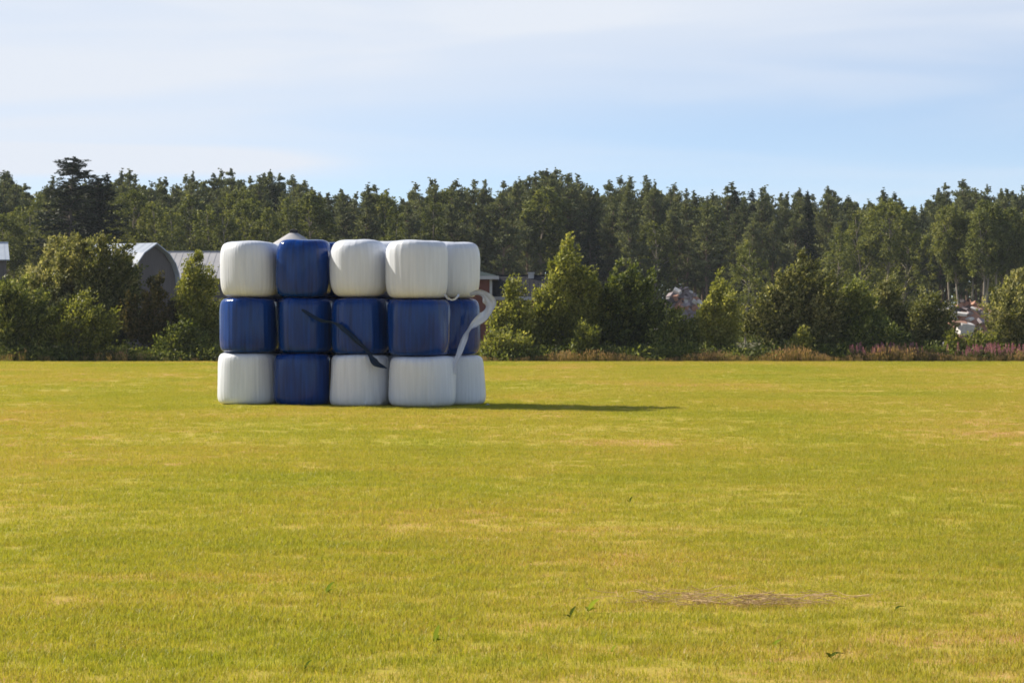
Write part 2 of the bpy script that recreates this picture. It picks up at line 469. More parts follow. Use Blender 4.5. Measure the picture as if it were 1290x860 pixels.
def ribbon(name, pts, mat, parent, thick=0.0016, seed=0, seg=60):
    """torn film strip: pts = (px, py, depth, width m, twist rad); the strip lies across its run"""
    r = np.random.default_rng(seed)
    P = np.array([[X(p[0], p[2]), p[2], H(p[1], p[2])] for p in pts]); W = np.array([p[3] for p in pts]); TW = np.array([p[4] for p in pts])
    n = len(P); t = np.linspace(0, n - 1, seg)
    def cr(A):                                     # smooth interpolation through the points
        A = np.asarray(A, float); A2 = A if A.ndim > 1 else A[:, None]
        i0 = np.clip(np.floor(t).astype(int), 0, n - 2); u = (t - i0)[:, None]
        p0 = A2[np.clip(i0 - 1, 0, n - 1)]; p1 = A2[i0]; p2 = A2[i0 + 1]; p3 = A2[np.clip(i0 + 2, 0, n - 1)]
        o = 0.5 * (2*p1 + (p2 - p0) * u + (2*p0 - 5*p1 + 4*p2 - p3) * u**2 + (3*p1 - p0 - 3*p2 + p3) * u**3)
        return o if A.ndim > 1 else o[:, 0]
    C, w, tw = cr(P), cr(W), cr(TW)
    T = unit(np.gradient(C, axis=0))
    view = np.array([[0.0, 1.0, 0.0]])
    S = unit(np.cross(T, view)); N = unit(np.cross(T, S))
    S, N = S * np.cos(tw)[:, None] + N * np.sin(tw)[:, None], N * np.cos(tw)[:, None] - S * np.sin(tw)[:, None]
    K = 9
    a = np.linspace(-1, 1, K)
    fold = np.array([r.normal(0, 0.05) for _ in range(K)])
    u = np.linspace(0, 1, seg)[:, None]
    crum = fold[None] + sum(r.normal(0, .07, (1, K)) * np.sin(u * r.uniform(8, 34) + r.uniform(0, 6.28, (1, K))) for _ in range(4))
    wob = 1 + sum(r.normal(0, .07) * np.sin(u * r.uniform(10, 45) + r.uniform(0, 6.28, (1, K))) for _ in range(4))
    V = C[:, None] + (a[None, :, None] * 0.5 * w[:, None, None] * wob[:, :, None]) * S[:, None] + (crum[:, :, None] * w[:, None, None]) * N[:, None]
    V = np.stack([V + N[:, None] * thick / 2, V - N[:, None] * thick / 2], 0).reshape(-1, 3)
    i = np.arange(seg - 1)[:, None]; k = np.arange(K - 1)[None]
    q0 = np.stack([i*K + k, i*K + k + 1, (i+1)*K + k + 1, (i+1)*K + k], -1).reshape(-1, 4)
    q1 = q0[:, ::-1] + seg * K
    rim = []
    for ii in range(seg - 1):
        for kk in (0, K - 1):
            x0, x1 = ii*K + kk, (ii+1)*K + kk
            rim.append((x0, x1, x1 + seg*K, x0 + seg*K))
    me = mesh_np(name, V, np.concatenate([q0, q1, np.array(rim)]), mat=mat, smooth=False)
    uv = me.uv_layers.new(name='wrap')
    li = np.empty(len(me.loops), np.int32); me.loops.foreach_get('vertex_index', li)
    uv.data.foreach_set('uv', (np.asarray(V)[li][:, [0, 2]] * 0.5).astype(np.float32).ravel())
    o = bpy.data.objects.new(name, me)
    link(o, parent)
    if parent:
        bpy.context.view_layer.update()
        o.matrix_parent_inverse = parent.matrix_world.inverted()
    return o

wt = ribbon('film_tail', [(592, 371, 50.75, .07, 0.2), (603, 368.5, 50.6, .12, .3), (613, 373, 50.45, .20, .5), (617.5, 383, 50.4, .26, .55), (612, 396, 50.35, .22, .3),
                     (601, 405, 50.3, .17, .2), (591, 415, 50.25, .12, .9), (585, 428, 50.15, .13, .4), (579, 443, 49.95, .12, .2), (574, 456, 49.82, .13, .1), (569.5, 470, 49.75, .16, .0)],
       M_WHITE, bales[(4, 0)], seed=3)
wt['label'] = 'torn white film strip hanging down in a loop'
bt = ribbon('film_tail', [(380, 390, 50.22, .05, 0.2), (392, 397, 50.17, .08, .1), (404, 403.5, 50.12, .08, .3), (418, 406, 50.0, .06, .9), (431, 413, 49.82, .11, .2),
                     (445, 425, 49.76, .11, .1), (457, 436, 49.74, .09, .5), (465, 445, 49.72, .08, .2), (470, 454, 49.70, .15, .1), (477, 459.5, 49.72, .12, .1), (488, 464, 49.80, .01, .0)],
       M_TAIL, bales[(1, 1)], seed=5)
bt['label'] = 'torn dark blue film strip slanting across the next bale'
ribbon('film_tail', [(560, 371, 49.75, .05, 0), (565, 376, 49.68, .05, .4), (571, 377.5, 49.68, .04, .2), (576, 374, 49.75, .05, .6), (578, 370.5, 49.9, .04, 0)], M_WHITE, bales[(3, 0)], seed=8, seg=24)
sc = ribbon('film_scrap', [(609, 512.5, 50.3, .05, 1.2), (613, 510.5, 50.3, .10, 0.8), (616, 512, 50.3, .08, .3), (620, 512.6, 50.3, .03, .1)], M_WHITE, None, seed=9, seg=20)
tag(sc, 'small torn scrap of white film on the grass beside the bottom bale', 'film scrap')

# ------------------------------------------------------------------ grass of the field (blades, joined as instances of tufts)
def tuft(seed, n, rad, hmin, hmax, wid):
    r = np.random.default_rng(seed)
    V = []; T = []; TI = []
    for _ in range(n):
        a, d = r.uniform(0, 6.28), rad * math.sqrt(r.uniform())
        x, y = d * math.cos(a), d * math.sin(a)
        h = r.uniform(hmin, hmax); la = r.uniform(0, 6.28); ln = abs(r.normal(0, 0.7)) * h
        sx, sy = math.cos(a * 3.1 + la), math.sin(a * 3.1 + la); w = wid * r.uniform(.6, 1.3) / 2
        lx, ly = math.cos(la) * ln, math.sin(la) * ln
        b = len(V)
        V += [(x - sx*w, y - sy*w, -.01), (x + sx*w, y + sy*w, -.01),
              (x + lx*.35 + sx*w*.8, y + ly*.35 + sy*w*.8, h*.6), (x + lx*.35 - sx*w*.8, y + ly*.35 - sy*w*.8, h*.6), (x + lx, y + ly, h)]
        T += [(b, b+1, b+2), (b, b+2, b+3), (b+3, b+2, b+4)]
        t = r.uniform(0, 0.75) if r.uniform() > .12 else r.uniform(.8, 1.2)
        TI += [t] * 5
    return mesh_np('grass_tuft', V, None, T, tint=TI, mat=M_GRASS)

def scatter(name, pts, scales, tufts, kind='stuff'):
    """one object: points that carry tufts, turned and sized at random"""
    coll = bpy.data.collections.new(name + '_tufts')
    for t in tufts: coll.objects.link(bpy.data.objects.new('tuft', t))
    me = bpy.data.meshes.new(name)
    me.vertices.add(len(pts)); me.vertices.foreach_set('co', np.asarray(pts, np.float32).ravel())
    a = me.attributes.new('size', 'FLOAT', 'POINT'); a.data.foreach_set('value', np.asarray(scales, np.float32))
    o = obj(name, me)
    ng = bpy.data.node_groups.new(name, 'GeometryNodeTree')
    ng.interface.new_socket('Geometry', in_out='INPUT', socket_type='NodeSocketGeometry')
    ng.interface.new_socket('Geometry', in_out='OUTPUT', socket_type='NodeSocketGeometry')
    N, L = ng.nodes, ng.links
    gi, go = N.new('NodeGroupInput'), N.new('NodeGroupOutput')
    ci = N.new('GeometryNodeCollectionInfo'); ci.inputs['Collection'].default_value = coll
    ci.inputs['Separate Children'].default_value = True; ci.inputs['Reset Children'].default_value = True
    ip = N.new('GeometryNodeInstanceOnPoints'); ip.inputs['Pick Instance'].default_value = True
    rv = N.new('FunctionNodeRandomValue'); rv.data_type = 'FLOAT_VECTOR'
    rv.inputs[0].default_value = (-.08, -.08, 0); rv.inputs[1].default_value = (.08, .08, 6.2832)
    ri = N.new('FunctionNodeRandomValue'); ri.data_type = 'INT'
    ri.inputs[4].default_value = 0; ri.inputs[5].default_value = len(tufts) - 1
    na = N.new('GeometryNodeInputNamedAttribute'); na.data_type = 'FLOAT'; na.inputs['Name'].default_value = 'size'
    L.new(gi.outputs[0], ip.inputs['Points']); L.new(ci.outputs[0], ip.inputs['Instance'])
    L.new(ri.outputs[2], ip.inputs['Instance Index'])
    L.new(rv.outputs[0], ip.inputs['Rotation']); L.new(na.outputs[0], ip.inputs['Scale']); L.new(ip.outputs[0], go.inputs[0])
    md = o.modifiers.new('tufts', 'NODES'); md.node_group = ng
    o['kind'] = kind
    return o

rng = np.random.default_rng(5)
pts = []; siz = []
def strip(z0, z1, dens, s0, s1):
    n = int(dens * (z1 - z0) * (0.2244 * (z0 + z1) + 3.0))
    Z = np.sqrt(rng.uniform(z0**2, z1**2, n)); hw = 0.2244 * Z + 1.5
    x = rng.uniform(-1, 1, n) * hw
    keep = np.ones(n, bool)
    for (ci, ri), b in bales.items():
        if ri == 2:
            rad = b.dimensions.x / 2
            keep &= (x - b.location.x) ** 2 + (Z - b.location.y) ** 2 > (rad * 0.97) ** 2
    pts.append(np.stack([x, Z, np.zeros(n)], -1)[keep]); siz.append(rng.uniform(s0, s1, n)[keep])
bpy.context.view_layer.update()
strip(10.5, 20, 105, .75, 1.25)
strip(20, 34, 68, .8, 1.3)
strip(34, 60, 34, .85, 1.35)
strip(60, FIELD_END - .6, 16, 1.0, 1.6)
tufts = [tuft(200 + k, 64, .13, .013, .042, .0038) for k in range(9)]
grass = scatter('field_grass', np.concatenate(pts), np.concatenate(siz), tufts)
tag(grass, 'short yellow-green cut grass covering the field', 'grass')

# ------------------------------------------------------------------ broadleaf weeds and hay litter on the field
M_WEED = foliage_mat('weed_leaves', (0.05, 0.07, 0.012), (0.13, 0.18, 0.018), (0.24, 0.28, 0.025), 0.25, 0.0, 0.9)
def weed(px, py, hpx, lean, seed, nl, label, dark=0.5):
    r = np.random.default_rng(seed)
    Z = CAM_H * F / (py - HOR); hh = (hpx * 1.1 + 3) * Z / F
    root = empty('broadleaf_weed', (X(px, Z), Z, 0))
    for kk in range(nl):
        L = hh * (1.15 if kk == 0 else r.uniform(.5, .9)); W = L * r.uniform(.42, .55)
        az = (math.pi * (lean < 0) if kk == 0 else r.uniform(0, 6.28)); tilt = abs(lean) if kk == 0 else r.uniform(.5, 1.1)
        n = 9; V = []; Q = []
        for j in range(n):
            t = j / (n - 1); w = W / 2 * (math.sin(math.pi * min(1, t * .86 + .1)) ** .8) * (0.25 if t < .18 else 1)
            ang = tilt * (.6 + .7 * t)
            d = L * t
            out, up = d * math.sin(ang), d * math.cos(ang) + .004
            for s_ in (-1, 0, 1):
                V.append((out * math.cos(az) - s_ * w * math.sin(az + .5), out * math.sin(az) + s_ * w * math.cos(az + .5), up + abs(s_) * w * .35))
        for j in range(n - 1):
            for c_ in (0, 1): Q.append((j*3 + c_, j*3 + c_ + 1, (j+1)*3 + c_ + 1, (j+1)*3 + c_))
        me = mesh_np('leaf', V, Q, tint=np.full(len(V), dark + r.uniform(-.15, .15)), mat=M_WEED, smooth=True)
        obj('leaf', me, root)
    tag(root, label, 'weed', 'broadleaf weeds on the field')
weed(741, 772, 15, .55, 1, 3, 'bright green broadleaf weed with upright leaf just short of the hay litter', .6)
weed(718, 779, 10, .35, 2, 2, 'dark broadleaf weed beside the bright upright leaf near the hay litter', .1)
weed(974, 816, 11, .75, 3, 2, 'rounded fresh green weed leaf below the hay litter', .75)
weed(1047, 830, 11, .95, 4, 3, 'dark green weed leaf slanting low below the hay litter', .15)
weed(410, 750, 13, .45, 5, 2, 'single green weed leaf standing up in the open grass', .5)
weed(547, 812, 17, .2, 6, 3, 'tall thin bright green weed sprig among the short grass', .8)
weed(566, 786, 9, .9, 7, 2, 'small pale green weed leaf bent over in the grass', .9)
weed(383, 845, 10, .5, 8, 2, 'small dark weed leaf at a dry brown patch', .1)
weed(1128, 770, 8, .9, 9, 2, 'tiny dark weed near the end of the hay litter', .1)
weed(793, 634, 4, .3, 10, 2, 'tiny dark weed tuft standing far out in the open field', .1)
weed(770, 823, 7, .5, 11, 2, 'tiny green weed shoot by a brown streak in the grass', .6)

rng = np.random.default_rng(21)
M_STRAW = simple_mat('dry_straw', (0.30, 0.19, 0.09), (0.68, 0.50, 0.28), 9, 0.8)
paths = []
for k_ in range(260):
    u = (rng.choice([-.85, -.5, -.3, .05, .3, .62]) + rng.normal(0, .13)) if k_ < 200 else rng.uniform(-1.5, 1.6)
    px = 930 + u * 125; py = 763 + 3.0 * math.sin(u * 3 + 1) + rng.normal(0, 2.3)
    Z = CAM_H * F / (py - HOR); L = rng.uniform(.05, .20) if k_ % 9 else rng.uniform(.22, .42)
    az = rng.normal(0, .55); c0 = np.array([X(px, Z), Z, rng.uniform(.014, .085)])
    t = np.linspace(-.5, .5, 6)[:, None]
    P = c0 + t * L * np.array([[math.cos(az), math.sin(az), rng.normal(0, .16)]]) + (t**2) * L * rng.normal(0, .35, (1, 3)) * np.array([[1, 1, .4]])
    P[:, 2] = np.clip(P[:, 2], .004, .13)
    paths.append((P, np.full(6, rng.uniform(.0011, .0024))))
V, Q = tubes_np(paths, 4)
hay = obj('hay_litter', mesh_np('hay_litter', V, Q, mat=M_STRAW)); hay['kind'] = 'stuff'
tag(hay, 'wisp of dry tan hay left lying in the short grass', 'hay')

# ------------------------------------------------------------------ bushes along the field edge
def bush_parts(rng, W, Ht, D, shape, lean, leaf, nclump, per, clump_r, low=0.04, plume=0.6):
    """clumps of leaves spread through an uneven crown; returns leaf arrays and stem paths"""
    def prof(t):
        if shape == 'cone': return np.clip(1.02 - t, 0, 1) ** .75 * (0.35 + .65 * np.clip(t / .16, 0, 1))
        if shape == 'mound': return np.sqrt(np.clip(1 - t ** 2.4, 0, 1)) * (0.72 + .28 * np.clip(t / .35, 0, 1))
        if shape == 'egg': return np.sin(np.pi * np.clip(t * .86 + .12, 0, 1)) ** .75
        return np.clip(np.sin(np.pi * np.clip(t * .9 + .08, 0, 1)), 0, 1) ** .5
    C = []
    nl = int(6 + W * 1.3 + rng.integers(0, 3))
    lob = []
    for j in range(nl):
        x = 0.0 if j == 0 else [-1, 1][j % 2] * rng.uniform(.12, .88) * (.68 if shape == 'cone' else 1); y = rng.uniform(-.6, .6) * (1 - .4 * abs(x))
        top = 1.0 if j == 0 else None
        if top is None:
            # how high this bough may reach under the outline at that offset
            ts = np.linspace(.15, 1, 40); ok = ts[prof(ts) * 1.02 >= abs(x)]
            top = (ok.max() if len(ok) else .3) * rng.uniform(.72, 1.04)
        rx_ = rng.uniform(.30, .48) * (1.0 if shape != 'cone' else .82)
        bot = rng.uniform(.0, .12) if j % 2 else rng.uniform(.0, .3) * top
        lob.append((x, y, top, rx_, bot))
    wts = np.array([(l[2] - l[4]) * l[3] for l in lob]); wts /= wts.sum()
    pick = rng.choice(nl, nclump, p=wts)
    for j in pick:
        x, y, top, rx_, bot = lob[j]
        v = unit(rng.normal(size=3)) * rng.uniform(.15, 1) ** .42
        hz_ = .5 + .5 * v[2]
        taper = 1.0 - .45 * hz_                               # boughs narrow upwards
        t = max(low, bot + (top - bot) * hz_)
        # boughs spring from the foot of the bush and spread outwards
        spread = .45 + .55 * min(1, t / max(top, .1))
        C.append((W / 2 * (x * spread + v[0] * rx_ * taper * 1.25) + lean * t ** 1.4 * Ht, D / 2 * (y * spread + v[1] * rx_ * taper * 1.25), t * Ht, .4 + .6 * np.linalg.norm(v)))
    C = np.array(C)
    rad = clump_r * rng.uniform(.6, 1.35, nclump) * (1 - .35 * (C[:, 2] / Ht) ** 2)
    axis = unit(np.stack([C[:, 0] / W * 1.2 + .55 * plume + rng.normal(0, .25, nclump), C[:, 1] / D * 1.2 + rng.normal(0, .25, nclump), .75 + rng.normal(0, .2, nclump)], -1))
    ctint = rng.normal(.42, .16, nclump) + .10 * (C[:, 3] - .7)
    idx = np.repeat(np.arange(nclump), per)
    n = len(idx)
    off = unit(rng.normal(size=(n, 3))) * (rng.uniform(0, 1, n) ** .5)[:, None]
    al = (off * axis[idx]).sum(1, keepdims=True) * axis[idx]
    off = (off - al) * .75 + al * 1.55
    P = C[idx, :3] + off * rad[idx][:, None]
    P[:, 2] = np.abs(P[:, 2] - .05) + .05
    A = unit(axis[idx] * .7 + off * .8 + rng.normal(0, .55, (n, 3)))
    L = leaf * rng.uniform(.65, 1.35, n) * rng.uniform(.75, 1.3, nclump)[idx]
    Wd = L * rng.uniform(.42, .62, n)
    V, Q = leaves_np(rng, P, A, L, Wd)
    ti = np.clip(ctint[idx] + rng.normal(0, .25, n), 0, 1)
    # stems
    paths = []
    ns = 3 + int(W > 3) * 3
    for j in range(ns):
        b = np.array([rng.normal(0, W * .06), rng.normal(0, D * .06), -.05])
        tgt = C[rng.integers(nclump), :3] * np.array([.75, .75, .9])
        tgt[2] = max(tgt[2], Ht * .55)
        t = np.linspace(0, 1, 7)[:, None]
        Pth = b * (1 - t) + tgt * t + np.sin(t * np.pi) * rng.normal(0, .12 * W * .3, (1, 3)) * np.array([[1, 1, 0]])
        paths.append((Pth, np.linspace(.045 * (Ht / 5), .010, 7)))
        for _ in range(4):
            u = rng.integers(2, 6); tg = C[rng.integers(nclump), :3]
            tt = np.linspace(0, 1, 4)[:, None]
            paths.append((Pth[u] * (1 - tt) + (Pth[u] * .45 + tg * .55) * tt, np.linspace(.018, .006, 4)))
    return V, Q, np.repeat(ti, 4), paths

def bush(label, x0, x1, ytop, Z, shape, mat, seed, lean=0.0, leaf=.15, dens=1.0, D=None, name='bush', low=.03, plume=.6, group='bushes along the field edge', bark=None, clump=.42):
    rng = np.random.default_rng(seed)
    W = (x1 - x0) * Z / F; Ht = H(ytop, Z); D = D or W * .85
    k = Z / 107.0
    ncl = int(dens * 1.12 * (22 + 11.0 * W * Ht * .75 + 4 * D * Ht))
    V, Q, ti, paths = bush_parts(rng, W * .95, Ht * .97, D, shape, lean, leaf * k, ncl, 62, clump * k, low, plume)
    root = empty(name, (X((x0 + x1) / 2, Z), Z, -.03))
    root.location.x -= lean * Ht * .35
    obj('crown', mesh_np('crown', V, Q, tint=ti, mat=mat), root)
    TV, TQ = tubes_np(paths, 5)
    obj('trunk', mesh_np('trunk', TV, TQ, mat=bark or M_BARK, smooth=True), root)
    tag(root, label, 'bush' if name == 'bush' else 'tree', group)
    return root

BUSHES = [
    ('tall spreading pale willow bush hiding the front of the grey barn', 8, 160, 277, 113, 'mound', M_WILLOW, 1, .02, .16, 1.4, None),
    ('leaning willow bush with wind-blown top right beside the barn roof', 84, 184, 280, 111.5, 'egg', M_WILLOW, 2, .04, .16, 1.5, None),
    ('bright green leafy bush growing in front of the big pale willow', -30, 78, 338, 108.5, 'mound', M_ALDER, 3, .0, .15, 1.0, None),
    ('yellowish low bush in front of the leaning willow', 52, 150, 362, 108.0, 'egg', M_ASPEN, 4, .08, .14, 1.0, None),
    ('slim aspen with bright pointed tip in front of the long metal shed', 204, 294, 302, 110, 'cone', M_ASPEN, 6, .0, .13, 1.2, None),
    ('low dark shrub at the foot of the slim pointed aspen', 195, 268, 398, 108, 'mound', M_ALDER, 7, .0, .14, .9, None),
    ('willow whose pale top pokes above the stacked bales', 300, 376, 284, 116, 'egg', M_WILLOW, 8, .05, .15, .8, None),
    ('small pointed aspen in front of the red house', 600, 700, 343, 109.5, 'cone', M_ASPEN, 9, .0, .14, 1.05, None),
    ('tallest bright pointed bush of the row beyond the bales', 648, 784, 292, 110.5, 'cone', M_ASPEN, 10, .01, .15, 1.1, None),
    ('dark full bush leaning on the tallest bright bush', 722, 850, 315, 111, 'mound', M_ALDER, 11, .02, .16, 1.1, None),
    ('low light green shrub at the foot of the tallest bright bush', 706, 768, 405, 107.4, 'cone', M_ASPEN, 12, .0, .13, 1.0, None),
    ('small light green shrub in front of the red house', 604, 672, 412, 107.6, 'mound', M_ASPEN, 13, .0, .13, 1.0, None),
    ('low mixed shrub below the pale rubble heap', 816, 888, 382, 109.5, 'mound', M_ALDER, 14, .0, .14, .85, None),
    ('narrow yellow-green bush leaning beside the pale rubble heap', 870, 942, 324, 109.2, 'cone', M_ASPEN, 15, .03, .14, 1.35, None),
    ('large dark round bush with wind-turned silvery leaves', 942, 1072, 313, 109.8, 'mound', M_WILLOW, 16, .03, .16, 1.25, None),
    ('dark bush grown into the flank of the large round bush', 1040, 1112, 336, 111, 'mound', M_ALDER, 17, .07, .16, 1.05, None),
    ('thin pale willow with feathery wind-blown crown', 1084, 1148, 333, 112, 'egg', M_WILLOW, 18, .08, .14, 1.0, None),
    ('low dark bush below the feathery willow', 1062, 1140, 392, 109, 'mound', M_ALDER, 19, .0, .15, 1.0, None),
    ('sloping pale willow next to the orange rubble heap', 1128, 1208, 354, 110.5, 'egg', M_WILLOW, 20, .10, .14, .95, None),
    ('broad willow bush on the other side of the orange rubble heap', 1212, 1390, 330, 110, 'mound', M_WILLOW, 21, .04, .16, 1.1, None),
    ('low green shrub at the foot of the orange rubble heap', 1186, 1256, 408, 108.2, 'mound', M_ASPEN, 22, .0, .13, .8, None),
    ('short light shrub in front of the large dark round bush', 986, 1030, 410, 107.6, 'cone', M_ASPEN, 24, .0, .13, .9, None),
]
for (lb, x0, x1, yt, Z, sh, mt, sd, ln, lf, dn, D) in BUSHES:
    bush(lb, x0, x1, yt, Z, sh, mt, sd, ln, lf, dn, D)
# a half-bare shrub of reddish twigs by the barn gable
bush('thin half-bare shrub of reddish twigs in front of the barn gable', 152, 230, 331, 109.5, 'egg',
     foliage_mat('withered_leaves', (0.04, 0.045, 0.018), (0.10, 0.09, 0.035), (0.19, 0.15, 0.07), .25), 5, .0, .13, .95, bark=M_TWIG, clump=.36)

# ------------------------------------------------------------------ tall dry grass and fireweed at the field's far edge
M_TALL = foliage_mat('tall_dry_grass', (0.12, 0.12, 0.03), (0.25, 0.19, 0.07), (0.38, 0.25, 0.14), 0.4, .1, .6)
M_FIRE = foliage_mat('fireweed_flowers', (0.36, 0.14, 0.18), (0.46, 0.21, 0.25), (0.55, 0.30, 0.33), 0.3, .1, .6, (1, .8, .9))
M_FLEAF = foliage_mat('fireweed_leaves', (0.05, 0.07, 0.02), (0.10, 0.11, 0.035), (0.16, 0.13, 0.05), .3, .2)
def tall_tuft(seed):
    r = np.random.default_rng(seed); V = []; T = []; TI = []
    for _ in range(26):
        a, d = r.uniform(0, 6.28), .22 * math.sqrt(r.uniform()); x, y = d*math.cos(a), d*math.sin(a)
        h = r.uniform(.25, .8); la = r.uniform(0, 6.28); ln = abs(r.normal(0.15, .2)) * h; w = .007
        sx, sy = r.uniform(-1, 1), r.uniform(-.6, .6); b = len(V)
        lx, ly = math.cos(la)*ln, math.sin(la)*ln
        V += [(x-sx*w, y-sy*w, 0), (x+sx*w, y+sy*w, 0), (x+lx*.4+sx*w, y+ly*.4+sy*w, h*.6), (x+lx*.4-sx*w, y+ly*.4-sy*w, h*.6), (x+lx, y+ly, h)]
        T += [(b, b+1, b+2), (b, b+2, b+3), (b+3, b+2, b+4)]; t = r.uniform(0, .8); TI += [t]*5
        if r.uniform() < .5:   # seed head
            b = len(V); V += [(x+lx-.02, y+ly, h-.04), (x+lx, y+ly, h-.1), (x+lx+.02, y+ly+.01, h-.03), (x+lx, y+ly, h+.06)]
            T += [(b, b+1, b+2), (b, b+2, b+3)]; TI += [1.0]*4
    return mesh_np('tall_grass', V, None, T, tint=TI, mat=M_TALL)
rng = np.random.default_rng(31)
P = []; S = []
for _ in range(1900):
    px = rng.uniform(-60, 1350)
    thick = 1.0 if px > 600 else .22
    if rng.uniform() > thick: continue
    Z = FIELD_END + rng.uniform(-.7, 1.4)
    P.append((X(px, Z), Z, -.03)); S.append((.35 + .75 * (0.5 + .5 * math.sin(px * .045 + 1.3 * math.sin(px * .013))) * rng.uniform(.5, 1.1)) * (1.0 if px > 930 else .72))
tg = scatter('tall_grass', P, S, [tall_tuft(k) for k in range(4)])
tag(tg, 'tall dry seeding grass along the far edge of the field', 'grass')

def fire_stalk(seed):
    r = np.random.default_rng(seed)
    h = 1.0; n = 60
    z = r.uniform(.55, 1.0, n); rr = .055 * (1.02 - z) / .47 + .012; a = r.uniform(0, 6.28, n)
    C = np.stack([rr*np.cos(a), rr*np.sin(a), z], -1)
    V1, Q1 = leaves_np(r, C, unit(np.stack([np.cos(a), np.sin(a), np.full(n, .5)], -1)), np.full(n, .05), np.full(n, .04))
    n2 = 46; z = r.uniform(.05, .62, n2); a = r.uniform(0, 6.28, n2)
    A = unit(np.stack([np.cos(a), np.sin(a), np.full(n2, .35)], -1)); C = A * .07 + np.stack([0*z, 0*z, z], -1)
    V2, Q2 = leaves_np(r, C, A, np.full(n2, .14), np.full(n2, .03))
    V3, Q3 = tubes_np([(np.array([[0, 0, 0], [.01, 0, .5], [0, .01, 1.0]]), np.array([.006, .005, .003]))], 4)
    V = np.concatenate([V1, V2, V3]); Q = np.concatenate([Q1, Q2 + len(V1), Q3 + len(V1) + len(V2)])
    mi = [0]*len(Q1) + [1]*(len(Q2) + len(Q3))
    ti = np.concatenate([np.repeat(r.uniform(0, 1, n), 4), np.repeat(r.uniform(0, 1, n2), 4), np.full(len(V3), .5)])
    return mesh_np('fireweed', V, Q, tint=ti, mats=[M_FIRE, M_FLEAF], midx=mi)
P = []; S = []
for _ in range(210):
    u = rng.uniform()
    if u < .52: px = rng.choice([1228, 1255, 1282, 1300]) + rng.normal(0, 9)
    elif u < .82: px = rng.choice([1085, 1105, 1118, 1150]) + rng.normal(0, 10)
    elif u < .93: px = rng.uniform(1060, 1340)
    else: px = rng.uniform(1180, 1330)
    Z = FIELD_END + rng.uniform(-.3, 1.2); P.append((X(px, Z), Z, -.03)); S.append(rng.uniform(.45, .95))
fw = scatter('fireweed', P, S, [fire_stalk(k) for k in range(4)])
tag(fw, 'pink flowering fireweed along the far edge of the field', 'wildflowers')

# low herbage that closes the foot of the hedge
P = []; S = []
def herb(seed):
    r = np.random.default_rng(seed); n = 220
    C = np.stack([r.normal(0, .28, n), r.normal(0, .28, n), np.abs(r.normal(.18, .16, n))], -1)
    V, Q = leaves_np(r, C, unit(r.normal(size=(n, 3)) + np.array([0, 0, .6])), r.uniform(.07, .16, n), r.uniform(.03, .07, n))
    return mesh_np('herbs', V, Q, tint=np.repeat(np.clip(r.normal(.4, .2, n), 0, 1), 4), mat=M_ALDER)
for _ in range(900):
    px = rng.uniform(-60, 1350); Z = FIELD_END + rng.uniform(.6, 3.5); P.append((X(px, Z), Z, -.03)); S.append(rng.uniform(.7, 1.7))
hb = scatter('hedge_undergrowth', P, S, [herb(k) for k in range(4)])
tag(hb, 'low leafy undergrowth at the foot of the bushes', 'undergrowth')

# ------------------------------------------------------------------ farm buildings
M_ROOF = simple_mat('weathered_metal_roof', (0.34, 0.39, 0.47), (0.42, 0.47, 0.55), 1.5, 0.5, None, 0.1, 0.35, 0.0)
M_ROOF2 = simple_mat('pale_sheet_roof', (0.31, 0.31, 0.33), (0.38, 0.38, 0.40), 0.8, 0.7, None, 0.1, 0.4)
M_BOARD = simple_mat('weathered_grey_boards', (0.075, 0.07, 0.07), (0.15, 0.135, 0.13), 7, 0.9, (3, 3, .15), 0.4)
M_RED = simple_mat('red_painted_wall', (0.12, 0.042, 0.03), (0.17, 0.06, 0.042), 5, 0.85, (3, 3, .2), 0.3)
M_TRIM = simple_mat('white_trim', (0.36, 0.36, 0.37), (0.45, 0.45, 0.45), 4, 0.7)
M_GREENROOF = simple_mat('grey_green_roof', (0.016, 0.030, 0.033), (0.026, 0.041, 0.045), 2, 0.85, None, 0, 0.1)
M_DARKROOF = simple_mat('dark_corrugated_roof', (0.014, 0.015, 0.02), (0.026, 0.028, 0.035), 2, 0.9, None, 0, 0.08)
M_GLASS = simple_mat('dark_window_glass', (0.02, 0.025, 0.03), (0.04, 0.045, 0.05), 2, 0.15, None, 0, 0.6)

def ribs(mb, a, b, along, n, hgt=.007, wd=.05):
    """raised seams running from the ridge edge a-b down by vector along"""
    a, b, along = Vector(a), Vector(b), Vector(along); nrm = (b - a).cross(along).normalized(); nrm = nrm if nrm.z > 0 else -nrm
    e = (b - a).normalized() * wd / 2
    for j in range(n):
        p = a.lerp(b, (j + .5) / n) + nrm * .004
        mb.add([p - e, p + e, p + e + along, p - e + along, p - e + nrm*hgt, p + e + nrm*hgt, p + e + along + nrm*hgt, p - e + along + nrm*hgt],
               [(0,3,2,1),(4,5,6,7),(0,1,5,4),(1,2,6,5),(2,3,7,6),(3,0,4,7)])

